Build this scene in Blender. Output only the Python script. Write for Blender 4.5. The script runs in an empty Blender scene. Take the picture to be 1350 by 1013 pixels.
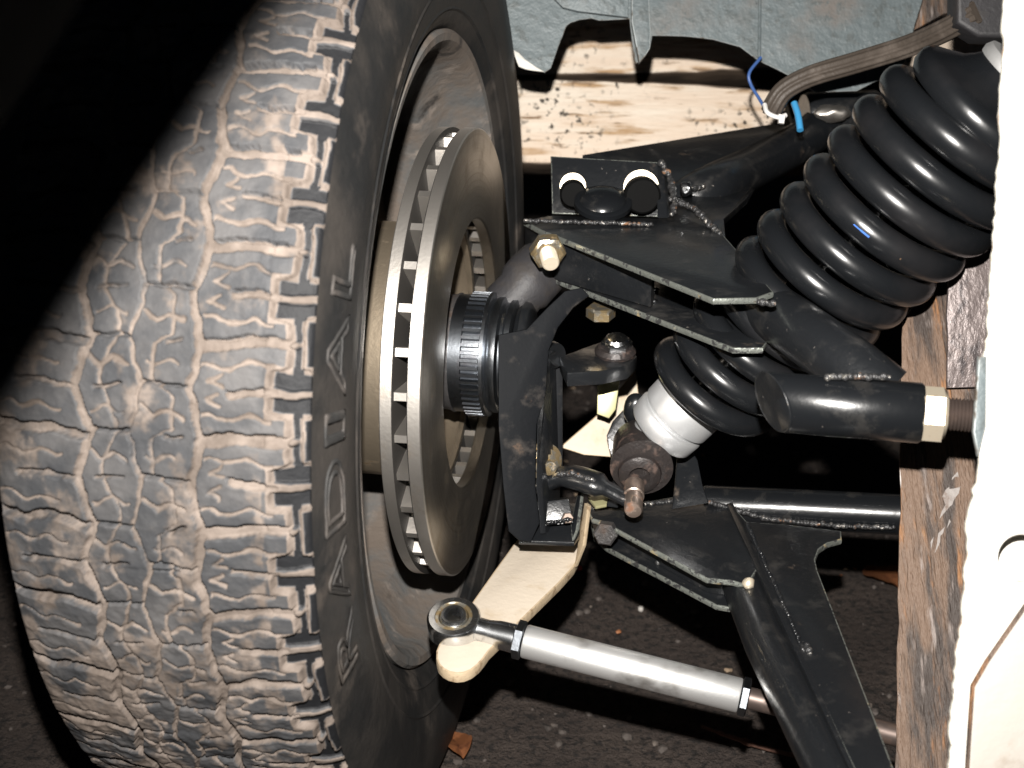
import bpy, bmesh, math, random
import numpy as np
from mathutils import Vector, Matrix, noise
R_ = math.radians
random.seed(7); rng = np.random.default_rng(7)
S = bpy.context.scene; COL = S.collection

# ------------------------------------------------------------------ camera
PITCH = R_(21.76); CAMH = 0.566; F = 1700.0
CX, CY = 675.0, 506.5
FWD = Vector((0, math.cos(PITCH), -math.sin(PITCH)))
UPV = Vector((0, math.sin(PITCH), math.cos(PITCH)))
EYE = Vector((0, 0, CAMH))
cam = bpy.data.cameras.new('camera'); camo = bpy.data.objects.new('camera', cam); COL.objects.link(camo)
camo.location = EYE; camo.rotation_euler = (math.pi/2 - PITCH, 0, 0)
cam.sensor_width = 36; cam.lens = F/1350*36; cam.clip_start = 0.02; cam.clip_end = 200
cam.dof.use_dof = True; cam.dof.focus_distance = 0.74; cam.dof.aperture_fstop = 11
S.camera = camo

# ------------------------------------------------------------------ world (night) and the camera's flash, the only light
w = bpy.data.worlds.new('World'); S.world = w; w.use_nodes = True
bg = w.node_tree.nodes['Background']; bg.inputs[0].default_value = (0.6, 0.75, 1, 1); bg.inputs[1].default_value = 0.006
fl = bpy.data.lights.new('flash', 'AREA'); fl.shape = 'RECTANGLE'; fl.size = 0.013; fl.size_y = 0.010
fl.energy = 7.7; fl.color = (1, 0.96, 0.91); fl.spread = R_(120)
flo = bpy.data.objects.new('flash', fl); COL.objects.link(flo)
FLASH = EYE + UPV*0.085 + Vector((-0.005, 0, 0))
flo.location = FLASH; flo.rotation_euler = (math.pi/2 - PITCH + R_(0), 0, R_(-3))
S.view_settings.view_transform = 'Standard'; S.view_settings.look = 'None'
S.view_settings.exposure = 0; S.view_settings.gamma = 1
try:
    S.cycles.max_bounces = 6; S.cycles.caustics_reflective = False; S.cycles.caustics_refractive = False
except Exception: pass

# real distances along the view for a pixel of the 1350 x 1013 photograph: d metres away, or on the level plane z
def P(px, py, d):
    return EYE + FWD*d + Vector(((px-CX)/F*d, 0, 0)) + UPV*(-(py-CY)/F*d)
def H(px, py, z):
    drop = math.sin(PITCH) + (py-CY)/F*math.cos(PITCH)
    return P(px, py, (CAMH-z)/drop)

# ------------------------------------------------------------------ materials
def N(nt, t, **k):
    n = nt.nodes.new(t)
    for a, b in k.items():
        if a in n.inputs: n.inputs[a].default_value = b
        else: setattr(n, a, b)
    return n
def col4(c): return (c[0], c[1], c[2], 1)
def ramp(nt, src, a, b):
    m = N(nt, 'ShaderNodeMapRange'); m.inputs[1].default_value = a; m.inputs[2].default_value = b
    m.interpolation_type = 'SMOOTHSTEP'; nt.links.new(src, m.inputs[0]); return m.outputs[0]
def noise_(nt, co, scale, detail=4, rough=.6, dist=0.0):
    n = N(nt, 'ShaderNodeTexNoise'); n.inputs['Scale'].default_value = scale; n.inputs['Detail'].default_value = detail
    n.inputs['Roughness'].default_value = rough; n.inputs['Distortion'].default_value = dist
    nt.links.new(co, n.inputs['Vector']); return n.outputs['Fac']
def mixc(nt, f, a, b):
    m = N(nt, 'ShaderNodeMix', data_type='RGBA')
    nt.links.new(f, m.inputs[0])
    for i, c in ((6, a), (7, b)):
        if isinstance(c, (tuple, list)): m.inputs[i].default_value = col4(c)
        else: nt.links.new(c, m.inputs[i])
    return m.outputs[2]
def mul(nt, a, b):
    m = N(nt, 'ShaderNodeMath', operation='MULTIPLY'); nt.links.new(a, m.inputs[0])
    if isinstance(b, float): m.inputs[1].default_value = b
    else: nt.links.new(b, m.inputs[1])
    return m.outputs[0]
def mat(name, base, rough=.5, metal=0.0, layers=(), bump=(), stretch=None, spec=.5, rvar=0.0, coat=0.0, vscale=200):
    """layers: (colour, noise scale, lo, hi, detail, roughness or None); bump: (scale, strength m)"""
    m = bpy.data.materials.new(name); m.use_nodes = True; nt = m.node_tree; L = nt.links
    b = nt.nodes['Principled BSDF']
    tc = N(nt, 'ShaderNodeTexCoord'); co = tc.outputs['Object']
    if stretch:
        mp = N(nt, 'ShaderNodeMapping'); mp.inputs['Scale'].default_value = stretch; L.new(co, mp.inputs[0]); co2 = mp.outputs[0]
    else: co2 = co
    c = tuple(base); r = None
    b.inputs['Base Color'].default_value = col4(base); b.inputs['Roughness'].default_value = rough
    b.inputs['Metallic'].default_value = metal; b.inputs['Specular IOR Level'].default_value = spec
    if coat: b.inputs['Coat Weight'].default_value = coat; b.inputs['Coat Roughness'].default_value = .12
    rs = float(rough); ms = float(metal)
    for lay in layers:
        cc, sc, lo, hi, det, rr = lay[:6]
        f = ramp(nt, noise_(nt, co2, sc, det), lo, hi)
        c = mixc(nt, f, c, cc)
        if rr is not None:
            mm = N(nt, 'ShaderNodeMix'); L.new(f, mm.inputs[0])
            if isinstance(rs, float): mm.inputs[2].default_value = rs
            else: L.new(rs, mm.inputs[2])
            mm.inputs[3].default_value = rr; rs = mm.outputs[0]
            if metal > 0:
                mm = N(nt, 'ShaderNodeMix'); L.new(f, mm.inputs[0])
                if isinstance(ms, float): mm.inputs[2].default_value = ms
                else: L.new(ms, mm.inputs[2])
                mm.inputs[3].default_value = lay[6] if len(lay) > 6 else 0.0; ms = mm.outputs[0]
    if layers:
        L.new(c, b.inputs['Base Color'])
        if not isinstance(rs, float): L.new(rs, b.inputs['Roughness'])
        if not isinstance(ms, float): L.new(ms, b.inputs['Metallic'])
    prev = None
    for sc, st in bump:
        bn = N(nt, 'ShaderNodeBump'); bn.inputs['Strength'].default_value = 1; bn.inputs['Distance'].default_value = st
        L.new(noise_(nt, co2, sc, 5), bn.inputs['Height'])
        if prev: L.new(prev, bn.inputs['Normal'])
        prev = bn.outputs[0]
    if prev: L.new(prev, b.inputs['Normal'])
    return m

DUST = (.16, .14, .125)
M = {}
M['black'] = mat('black_paint', (.0095, .0105, .012), .30, 0, [((.03, .029, .028), 55, .52, .75, 6, .45), (DUST, 420, .69, .77, 3, .8), ((.075, .055, .04), 40, .66, .78, 8, .75), ((.10, .092, .08), 150, .70, .75, 4, .7)], [(260, .0003), (60, .0004)], coat=.25)
M['gloss'] = mat('gloss_black_coat', (.007, .0078, .009), .25, 0, [((.022, .021, .02), 70, .55, .75, 5, .34), (DUST, 500, .74, .80, 2, .7)], [(90, .0002)], coat=.15)
M['spring'] = mat('spring_enamel', (.007, .0078, .009), .27, 0, [((.011, .011, .012), 22, .45, .7, 4, .33), ((.045, .036, .03), 60, .74, .80, 4, .6)], [(40, .0002)], coat=.2)
M['edge'] = mat('worn_plate_edge', (.30, .32, .29), .38, .75, [((.03, .03, .03), 260, .48, .60, 4, .5), ((.28, .22, .12), 120, .6, .75, 3, .6)], [(300, .0006)])
M['weld'] = mat('weld_metal', (.035, .035, .036), .28, .2, [((.36, .34, .31), 330, .58, .66, 3, .3, .9), ((.20, .10, .05), 150, .6, .72, 3, .7)], [(400, .001)])
M['steel'] = mat('turned_steel', (.72, .68, .63), .44, 1.0, [((.50, .43, .36), 60, .55, .8, 6, .5, 1.0)], [(500, .0001)])
M['rotor'] = mat('ground_iron', (.36, .335, .30), .36, 1.0, [((.26, .22, .17), 45, .45, .8, 6, .48, 1.0), ((.26, .12, .05), 30, .70, .78, 6, .7, .3), ((.46, .42, .36), 700, .68, .74, 1, .42, .9)], [(350, .00015)])
nt = M['rotor'].node_tree; b = nt.nodes['Principled BSDF']; tc = N(nt, 'ShaderNodeTexCoord'); sx = N(nt, 'ShaderNodeSeparateXYZ'); nt.links.new(tc.outputs['Object'], sx.inputs[0])
cx = N(nt, 'ShaderNodeCombineXYZ'); nt.links.new(sx.outputs[1], cx.inputs[0]); nt.links.new(sx.outputs[2], cx.inputs[1])
ln_ = N(nt, 'ShaderNodeVectorMath', operation='LENGTH'); nt.links.new(cx.outputs[0], ln_.inputs[0]); c1 = N(nt, 'ShaderNodeCombineXYZ'); nt.links.new(ln_.outputs['Value'], c1.inputs[0])
sc_ = noise_(nt, c1.outputs[0], 520, 4, .7); src = b.inputs['Base Color'].links[0].from_socket
nt.links.new(mixc(nt, ramp(nt, sc_, .46, .66), src, (.27, .235, .19)), b.inputs['Base Color'])
bn = N(nt, 'ShaderNodeBump'); bn.inputs['Distance'].default_value = .00012; nt.links.new(sc_, bn.inputs['Height']); nt.links.new(b.inputs['Normal'].links[0].from_socket, bn.inputs['Normal']); nt.links.new(bn.outputs[0], b.inputs['Normal'])
M['bell'] = mat('bell_iron', (.52, .43, .32), .46, .9, [((.20, .14, .085), 110, .55, .72, 6, .6, .5)], [(300, .0002)])
M['bellin'] = mat('dull_bell_inside', (.15, .12, .085), .55, .6, [((.07, .05, .035), 60, .45, .7, 6, .6, .3)], [(300, .0003)])
M['cast'] = mat('cast_iron', (.13, .125, .125), .42, .75, [((.07, .05, .04), 60, .5, .7, 5, .6, .3)], [(220, .001)])
M['castdark'] = mat('painted_casting', (.024, .023, .025), .58, .05, [((.03, .026, .024), 60, .5, .7, 5, .6, 0.)], [(220, .0005)])
M['capblack'] = mat('black_rubber_cap', (.004, .004, .004), .6, 0, spec=.04)
M['flat'] = mat('flat_black_paint', (.006, .0067, .008), .6, 0, [((.04, .036, .033), 60, .56, .76, 7, .7), ((.085, .06, .045), 50, .67, .76, 6, .8)], [(260, .0002)], spec=.07)
M['tone'] = mat('toothed_steel', (.20, .215, .235), .32, 1.0, [((.11, .11, .12), 90, .5, .7, 4, .4, 1.0)], [(400, .0001)])
M['zinc'] = mat('yellow_zinc', (.62, .47, .26), .34, .9, [((.80, .74, .62), 190, .45, .6, 3, .3, .95), ((.22, .15, .08), 160, .64, .74, 3, .6, .2)], [(400, .0002)])
M['chrome'] = mat('bright_zinc', (.72, .74, .76), .22, 1.0, [((.45, .46, .47), 150, .5, .7, 3, .3, 1.0)])
M['white_nut'] = mat('passivated_nut', (.82, .72, .56), .38, .6, [((.5, .38, .22), 190, .6, .75, 3, .5, .5)])
M['alu'] = mat('brushed_aluminium', (.88, .88, .87), .43, .82, [((.66, .64, .61), 40, .5, .75, 4, .46, 1.0)], [(900, .00008)])
M['alucol'] = mat('machined_aluminium', (.70, .71, .72), .42, .7, [((.55, .55, .55), 60, .5, .7, 4, .5, .6)])
M['rod'] = mat('dull_threaded_steel', (.13, .10, .088), .45, .7, [((.09, .06, .045), 120, .5, .7, 4, .6, .3)])
M['pinksteel'] = mat('bare_bolt_steel', (.50, .40, .34), .34, .9, [((.26, .14, .09), 130, .5, .7, 4, .6, .4)])
M['bush'] = mat('rusty_bush', (.030, .025, .024), .4, .3, [((.075, .048, .038), 120, .52, .7, 5, .7, 0.)], [(250, .0006)])
M['cream'] = mat('cream_primer', (.62, .54, .44), .5, 0, [((.50, .40, .28), 35, .5, .75, 6, .6), ((.30, .22, .13), 190, .70, .78, 4, .7)], [(200, .0003)])
M['cream_edge'] = mat('cream_primer_edge', (.46, .36, .24), .6, 0, [((.25, .17, .10), 120, .55, .7, 5, .7)], [(300, .0005)])
M['yellow'] = mat('yellow_passivate', (.42, .40, .22), .4, .4, [((.25, .22, .12), 100, .5, .7, 4, .5, .2)])
M['rim'] = mat('dusty_grey_rim', (.16, .165, .165), .48, .25, [((.15, .122, .10), 18, .38, .62, 8, .75, 0.), ((.26, .22, .19), 44, .56, .72, 8, .8, 0.), ((.035, .03, .027), 28, .58, .72, 8, .8, 0.)], [(90, .001)])
M['ground'] = mat('damp_asphalt', (.060, .047, .041), .8, 0, [((.084, .066, .056), 14, .4, .7, 8, None), ((.03, .026, .024), 180, .5, .62, 4, None), ((.16, .125, .10), 340, .69, .74, 2, None)], [(160, .006), (500, .003)], spec=.3)
M['grit'] = mat('grit', (.09, .076, .068), .7, 0, [((.14, .115, .095), 60, .58, .70, 1, None), ((.02, .018, .016), 90, .55, .7, 1, None)], spec=.4)
M['pebble'] = mat('pale_pebble', (.55, .52, .48), .5)
M['crumb'] = mat('tan_crumb', (.30, .22, .15), .7)
M['leaf'] = mat('dry_leaf', (.34, .135, .055), .6, 0, [((.17, .06, .03), 90, .5, .7, 4, None)], [(150, .001)])
M['twig'] = mat('twig_bark', (.17, .085, .06), .7, 0, [((.08, .04, .03), 150, .5, .7, 4, None)])
M['red'] = mat('red_scrap', (.40, .03, .03), .5)
M['timber'] = mat('pale_timber', (.78, .64, .51), .7, 0, [((.84, .74, .62), 30, .4, .66, 7, None), ((.46, .29, .15), 46, .52, .70, 8, None), ((.26, .17, .10), 90, .59, .69, 6, None), ((.07, .05, .033), 60, .69, .74, 9, None)], [(110, .002)], stretch=(.32, 1, 2.6))
M['timber_spot'] = M['timber']
nt = M['timber'].node_tree   # mould speckles
b = nt.nodes['Principled BSDF']; src = b.inputs['Base Color'].links[0].from_socket
tc = N(nt, 'ShaderNodeTexCoord')
f1 = ramp(nt, noise_(nt, tc.outputs['Object'], 150, 5), .555, .62); f2 = ramp(nt, noise_(nt, tc.outputs['Object'], 16, 4), .44, .62)
nt.links.new(mixc(nt, mul(nt, f1, f2), src, (.035, .03, .022)), b.inputs['Base Color'])
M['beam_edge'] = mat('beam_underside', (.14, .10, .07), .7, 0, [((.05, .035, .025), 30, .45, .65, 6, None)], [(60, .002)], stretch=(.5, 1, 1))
M['post'] = mat('weathered_post', (.15, .098, .068), .6, 0, [((.05, .038, .032), 24, .45, .58, 9, None), ((.30, .14, .055), 30, .55, .67, 8, None), ((.24, .20, .18), 44, .58, .68, 8, None), ((.30, .18, .07), 60, .68, .74, 6, None), ((.62, .57, .54), 34, .68, .73, 4, None)], [(30, .003), (120, .002)], stretch=(3.0, .3, .55))
M['angle'] = mat('rusty_angle_iron', (.14, .115, .11), .42, .3, [((.26, .14, .10), 18, .5, .66, 6, .7, 0.), ((.06, .05, .05), 130, .5, .65, 4, .4, .3)], [(170, .0015)], stretch=(1, 1, .5))
M['chassis'] = mat('white_chassis_paint', (.62, .60, .555), .5, 0, [((.36, .30, .24), 24, .56, .72, 9, .6), ((.22, .10, .05), 34, .70, .75, 9, .8)], [(50, .0006)])
M['flake'] = mat('old_paint_flake', (.27, .245, .23), .6, 0, [((.15, .11, .09), 130, .5, .66, 5, None)], [(200, .001)])
M['shaded_white'] = mat('shaded_dirty_white', (.44, .41, .37), .55, 0, [((.30, .25, .20), 30, .55, .75, 8, .7)], [(80, .0006)])  # white greyed like a face turned from the flash, with some dirt
M['chassis_edge'] = mat('chipped_chassis_edge', (.55, .53, .47), .6, 0, [((.26, .19, .14), 60, .50, .64, 7, .8), ((.12, .085, .065), 160, .62, .70, 5, .8)], [(120, .0015)])
M['body'] = mat('grey_green_body_paint', (.115, .139, .146), .5, .05, [((.145, .130, .118), 14, .50, .72, 8, .7, 0.), ((.09, .104, .105), 130, .5, .7, 3, .5, .1), ((.03, .03, .03), 26, .71, .75, 8, .7, 0.)], [(16, .004), (150, .0007), (420, .0003)])
M['body_edge'] = mat('bare_body_edge', (.34, .37, .37), .5, .3, [((.10, .08, .06), 120, .5, .65, 4, .7, 0.)])
M['hose'] = mat('ribbed_rubber_hose', (.066, .053, .043), .5, 0, [((.11, .09, .075), 40, .5, .7, 4, .6)], [(300, .0005)])
M['wire'] = mat('blue_wire', (.05, .11, .30), .4); M['wire2'] = mat('bright_blue_wire', (.05, .28, .55), .35)
M['tie'] = mat('white_nylon', (.72, .70, .68), .4)
M['shade_sheet'] = mat('shade_sheet_black', (.008, .008, .008), .95, 0, [((.012, .012, .011), 60, .4, .7, 4, None)], [(90, .001)], spec=.1)  # near black for the sheet added to shade the tyre
M['hole'] = mat('slot_shade_black', (.02, .018, .016), .6)  # for the disc's slot faces: shade between the rings put into the colour
M['paintmark_b'] = mat('blue_paint_mark', (.06, .16, .52), .3); M['paintmark_r'] = mat('red_paint_mark', (.30, .04, .03), .35); M['paintmark_o'] = mat('ochre_paint_mark', (.13, .08, .05), .4)

# tyre rubber: clean rubber under mud that lies in grooves (attribute 'mud' = depth of dried mud on the surface)
m = bpy.data.materials.new('muddy_rubber'); m.use_nodes = True; nt = m.node_tree; L = nt.links; b = nt.nodes['Principled BSDF']
at = N(nt, 'ShaderNodeAttribute', attribute_name='mud'); tc = N(nt, 'ShaderNodeTexCoord'); co = tc.outputs['Object']
rub = mixc(nt, ramp(nt, noise_(nt, co, 40, 6), .35, .7), (.044, .0455, .049), (.088, .085, .085))
rub = mixc(nt, ramp(nt, at.outputs['Fac'], -.35, -.05), (.011, .0115, .013), rub)
mudc = mixc(nt, ramp(nt, noise_(nt, co, 70, 6), .35, .7), (.110, .089, .075), (.200, .165, .142))
nz = noise_(nt, co, 260, 5, .65)
ad = N(nt, 'ShaderNodeMath', operation='MULTIPLY_ADD'); L.new(nz, ad.inputs[0]); ad.inputs[1].default_value = .7; L.new(at.outputs['Fac'], ad.inputs[2])
fm = ramp(nt, ad.outputs[0], .58, 1.05)
L.new(mixc(nt, fm, rub, mudc), b.inputs['Base Color'])
mr = N(nt, 'ShaderNodeMix'); L.new(fm, mr.inputs[0]); b.inputs['Specular IOR Level'].default_value = .22; mr.inputs[2].default_value = .62; mr.inputs[3].default_value = .78; L.new(mr.outputs[0], b.inputs['Roughness'])
bn = N(nt, 'ShaderNodeBump'); bn.inputs['Distance'].default_value = .0004; L.new(noise_(nt, co, 330, 4), bn.inputs['Height']); L.new(bn.outputs[0], b.inputs['Normal'])
M['tread'] = m
M['sidewall'] = mat('sidewall_rubber', (.016, .0165, .017), .55, 0, [((.042, .037, .033), 14, .40, .66, 8, .7), ((.10, .083, .070), 22, .56, .78, 9, .8)], [(60, .0005), (300, .0003)], spec=.3)
M['letter'] = mat('moulded_letter', (.058, .050, .045), .75, 0, [((.020, .0195, .019), 38, .40, .60, 6, None)], [(200, .0006)])
M['mudline'] = mat('dried_mud_line', (.12, .094, .075), .8, 0, [((.05, .042, .037), 90, .45, .62, 6, None)], [(200, .0008)])

# ------------------------------------------------------------------ builders
def thing(name, label, cat, loc, group=None, rotz=0, kind=None):
    o = bpy.data.objects.new(name, None); COL.objects.link(o); o.empty_display_size = .02
    o.location = loc; o.rotation_euler = (0, 0, rotz); tagp(o, label, cat, group, kind); return o
def tagp(o, label=None, cat=None, group=None, kind=None):
    if label: o['label'] = label
    if cat: o['category'] = cat
    if group: o['group'] = group
    if kind: o['kind'] = kind
    return o
def obj(name, bm, mats, parent=None, smooth=40, local=False, rec=True):
    """link bm as one mesh object; verts are world coordinates unless local"""
    if rec: bmesh.ops.recalc_face_normals(bm, faces=bm.faces)
    me = bpy.data.meshes.new(name)
    if not isinstance(mats, (list, tuple)): mats = [mats]
    for x in mats: me.materials.append(x)
    o = bpy.data.objects.new(name, me); COL.objects.link(o)
    root = parent
    while root is not None and root.parent is not None: root = root.parent
    if parent is not None: o.parent = parent
    if not local:
        if root is None:
            c = Vector((0, 0, 0))
            for v in bm.verts: c += v.co
            c /= max(1, len(bm.verts)); o.location = c
            bmesh.ops.translate(bm, verts=bm.verts, vec=-c)
        else:
            mw = Matrix.Translation(root.location) @ root.rotation_euler.to_matrix().to_4x4()
            bmesh.ops.transform(bm, verts=bm.verts, matrix=mw.inverted())
    bm.to_mesh(me); bm.free()
    if smooth:
        me.shade_smooth(); me.set_sharp_from_angle(angle=R_(smooth))
    return o
def prism(pts, vec, bev=.0008, seg=2, bm=None, jag=0.0, edge_slot=1, sub=0):
    bm = bm or bmesh.new()
    pts = [Vector(p) for p in pts]
    if jag:
        q = []
        for i, p in enumerate(pts):
            n = pts[(i+1) % len(pts)]; k = max(1, int((n-p).length/sub)) if sub else 1
            for j in range(k):
                t = j/k; a = p.lerp(n, t)
                if j: a = a + Vector([random.uniform(-jag, jag) for _ in range(3)])
                q.append(a)
        pts = q
    vec = Vector(vec)
    a = [bm.verts.new(p) for p in pts]; c = [bm.verts.new(p+vec) for p in pts]
    fs = [bm.faces.new(a), bm.faces.new(c[::-1])]
    for i in range(len(pts)):
        j = (i+1) % len(pts)
        f = bm.faces.new((a[j], a[i], c[i], c[j])); f.material_index = edge_slot; fs.append(f)
    bmesh.ops.recalc_face_normals(bm, faces=fs)
    if bev:
        es = list({e for f in fs[:2] for e in f.edges})
        try: bmesh.ops.bevel(bm, geom=es, offset=bev, segments=seg, profile=.6, affect='EDGES', material=edge_slot, clamp_overlap=True)
        except Exception: pass
    return bm
def frame(d):
    d = d.normalized(); u = d.cross(Vector((0, 0, 1)))
    if u.length < .05: u = d.cross(Vector((0, 1, 0)))
    u.normalize(); return d, u, d.cross(u)
def lathe(prof, org, axis, seg=48, bm=None, mi=0, closed=False, wob=0.0):
    """prof: (along, radius); radius 0 makes a pole"""
    bm = bm or bmesh.new(); d, u, v = frame(Vector(axis)); rings = []
    for (t, r) in prof:
        c = Vector(org) + d*t
        if r < 1e-6: rings.append([bm.verts.new(c)])
        else: rings.append([bm.verts.new(c + (u*math.cos(a)+v*math.sin(a))*r*(1+wob*noise.noise(Vector((a*2, t*80, 3))))) for a in [2*math.pi*i/seg for i in range(seg)]])
    pr = list(zip(rings, rings[1:]))
    if closed: pr.append((rings[-1], rings[0]))
    for A, B in pr:
        for i in range(seg):
            j = (i+1) % seg
            if len(A) == 1 and len(B) == 1: continue
            if len(A) == 1: f = bm.faces.new((A[0], B[i], B[j]))
            elif len(B) == 1: f = bm.faces.new((A[i], B[0], A[j]))
            else: f = bm.faces.new((A[i], B[i], B[j], A[j]))
            f.material_index = mi
    return bm
def smoothpath(pts, n=8):
    out = []; P_ = [Vector(p) for p in pts]; P_ = [P_[0]*2-P_[1]] + P_ + [P_[-1]*2-P_[-2]]
    for i in range(1, len(P_)-2):
        for k in range(n):
            t = k/n; a, b_, c, d = P_[i-1:i+3]
            out.append(.5*((2*b_)+(c-a)*t+(2*a-5*b_+4*c-d)*t*t+(3*b_-a-3*c+d)*t**3))
    out.append(P_[-2]); return out
def tube(pts, r, seg=20, bm=None, cap=True, flat=1.0, ribs=0, mi=0):
    bm = bm or bmesh.new(); pts = [Vector(p) for p in pts]; n = len(pts); rings = []
    u = None
    for i, p in enumerate(pts):
        d = (pts[min(i+1, n-1)]-pts[max(i-1, 0)]).normalized()
        if u is None: _, u, _v = frame(d)
        u = (u - d*u.dot(d)).normalized(); v = d.cross(u)
        rr = r[i] if isinstance(r, (list, tuple)) else r
        ring = []
        for k in range(seg):
            a = 2*math.pi*k/seg; q = rr*(1 + (.10*math.cos(a*ribs) if ribs else 0))
            ring.append(bm.verts.new(p + u*math.cos(a)*q + v*math.sin(a)*q*flat))
        rings.append(ring)
    for A, B in zip(rings, rings[1:]):
        for i in range(seg):
            f = bm.faces.new((A[i], A[(i+1) % seg], B[(i+1) % seg], B[i])); f.material_index = mi
    if cap:
        for A in (rings[0][::-1], rings[-1]):
            f = bm.faces.new(A); f.material_index = mi
    return bm
def hexpr(c, axis, r, h, bm=None, hole=0.0, bev=.0007):
    bm = bm or bmesh.new(); d, u, v = frame(Vector(axis)); c = Vector(c)
    k = len(bm.faces)
    prof = [(-h/2, r*.84), (-h/2+h*.14, r), (h/2-h*.14, r), (h/2, r*.84), (h/2, max(hole, 0))] if hole else [(-h/2, 0), (-h/2, r*.84), (-h/2+h*.14, r), (h/2-h*.14, r), (h/2, r*.84), (h/2, 0)]
    lathe(prof, c, d, 6, bm); return bm
def thread(org, axis, length, r, pitch=.0015, bm=None, seg=20, core=.86):
    n = max(2, int(length/pitch)); pr = [(0, 0)]
    for i in range(n):
        pr += [(i*pitch, r*core), ((i+.5)*pitch, r)]
    pr += [(n*pitch, r*core), (n*pitch, 0)]
    return lathe(pr, org, axis, seg, bm)
def weld(pts, r, bm=None, step=.55):
    bm = bm or bmesh.new(); pts = [Vector(p) for p in pts]
    for a, b_ in zip(pts, pts[1:]):
        n = max(1, int((b_-a).length/(r*step)))
        d = (b_-a).normalized()
        for i in range(n):
            p = a.lerp(b_, i/n) + Vector([random.uniform(-1, 1)*r*.22 for _ in range(3)])
            q = bmesh.ops.create_icosphere(bm, subdivisions=2, radius=r*random.uniform(.5, 1.0))
            bmesh.ops.translate(bm, verts=q['verts'], vec=p)
    return bm
def ball(c, r, bm=None, sc=(1, 1, 1), sub=3):
    bm = bm or bmesh.new(); q = bmesh.ops.create_icosphere(bm, subdivisions=sub, radius=r)
    bmesh.ops.scale(bm, verts=q['verts'], vec=sc); bmesh.ops.translate(bm, verts=q['verts'], vec=Vector(c)); return bm
def lump(bm, amp, sc):
    for v in bm.verts:
        v.co += noise.noise_vector(v.co*sc)*amp
    return bm
CAMDIR = -FWD

# ------------------------------------------------------------------ ground
g = bmesh.new(); xs = [-20, -8, -3] + [-1.2+.02*i for i in range(121)] + [3, 8, 20]; ys = [-10, -2, .1] + [.3+.02*i for i in range(111)] + [4, 9, 25]
gv = [[g.verts.new((x, y, (noise.noise(Vector((x*7, y*7, 1)))*.006 + noise.noise(Vector((x*30, y*30, 2)))*.0022 if abs(x) < 1.3 and .2 < y < 2.6 else 0))) for x in xs] for y in ys]
for j in range(len(ys)-1):
    for i in range(len(xs)-1): g.faces.new((gv[j][i], gv[j][i+1], gv[j+1][i+1], gv[j+1][i]))
tagp(obj('ground', g, M['ground'], smooth=60), 'dark damp asphalt under the suspension', None, None, 'structure')
g = bmesh.new()
for k in range(2600):
    x, y = random.uniform(-.55, .75), random.uniform(.62, 1.9); r = random.choice([.0012, .0016, .0022, .003, .0042])*random.uniform(.7, 1.2)
    z = noise.noise(Vector((x*7, y*7, 1)))*.006 + noise.noise(Vector((x*30, y*30, 2)))*.0022
    q = bmesh.ops.create_icosphere(g, subdivisions=1, radius=r)
    for v in q['verts']: v.co *= random.uniform(.7, 1.15)
    bmesh.ops.scale(g, verts=q['verts'], vec=(1, random.uniform(.7, 1.2), .6)); bmesh.ops.translate(g, verts=q['verts'], vec=(x, y, z+r*.25))
for k in range(60):
    x, y = random.uniform(-.15, .45), random.uniform(.78, 1.5); nf = len(g.faces)
    q = bmesh.ops.create_icosphere(g, subdivisions=1, radius=random.uniform(.0016, .0036))
    for v in q['verts']: v.co *= random.uniform(.6, 1.3)
    bmesh.ops.scale(g, verts=q['verts'], vec=(1, .7, .4)); bmesh.ops.translate(g, verts=q['verts'], vec=(x, y, .006))
    g.faces.ensure_lookup_table()
    mi = random.choice((1, 1, 2))
    for f in g.faces[nf:]: f.material_index = mi
tagp(obj('gravel', g, [M['grit'], M['crumb'], M['leaf']], smooth=0), 'loose dark grit scattered over the asphalt', None, None, 'stuff')

def leaf(name, px, py, w_, l_, rot, label, matn='leaf'):
    c = H(px, py, .008); bm = bmesh.new(); n = 8; rows = []
    for i in range(n+1):
        t = i/n; ww = w_*math.sin(math.pi*min(1, t*.92+.06))**.8
        rows.append([bm.verts.new((ww*s, l_*(t-.5), .004*abs(s)+.003*math.sin(t*5)+random.uniform(0, .0015))) for s in (-1, -.5, 0, .5, 1)])
    for A, B in zip(rows, rows[1:]):
        for i in range(4): bm.faces.new((A[i], A[i+1], B[i+1], B[i]))
    r = bmesh.ops.solidify(bm, geom=bm.faces[:], thickness=.0005)
    bmesh.ops.rotate(bm, verts=bm.verts, cent=(0, 0, 0), matrix=Matrix.Rotation(rot, 3, 'Z'))
    bmesh.ops.translate(bm, verts=bm.verts, vec=c)
    return tagp(obj(name, bm, M[matn]), label, 'leaf')
leaf('dry_leaf', 603, 984, .010, .030, .3, 'small orange brown dry leaf on the asphalt beside the tyre')
leaf('dry_leaf', 1163, 762, .017, .040, .5, 'rust coloured leaf scrap on the ground beside the weathered post')
tw = bmesh.new(); tube(smoothpath([H(925, 958, .006), H(950, 967, .01), H(982, 978, .012), H(1000, 984, .009), H(1060, 1000, .008)], 5), [.0012]*5+[.0016]*5+[.0024]*3+[.0016]*8, 8, tw)
tagp(obj('twig', tw, M['twig']), 'thin reddish twig lying on the asphalt below the silver tie rod', 'twig')
tagp(obj('pebble', lump(ball(H(845, 803, .004), .0026, sc=(1, .8, 1.1), sub=2), .0012, 300), M['pebble']), 'tiny white pebble on the asphalt below the lower wishbone plate', 'pebble')
tagp(obj('plastic_scrap', lump(ball(H(759, 751, .003), .0055, sc=(1.2, .8, .5), sub=2), .002, 300), M['red']), 'tiny red plastic scrap on the asphalt beside the cream steering lever', 'scrap')

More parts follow.
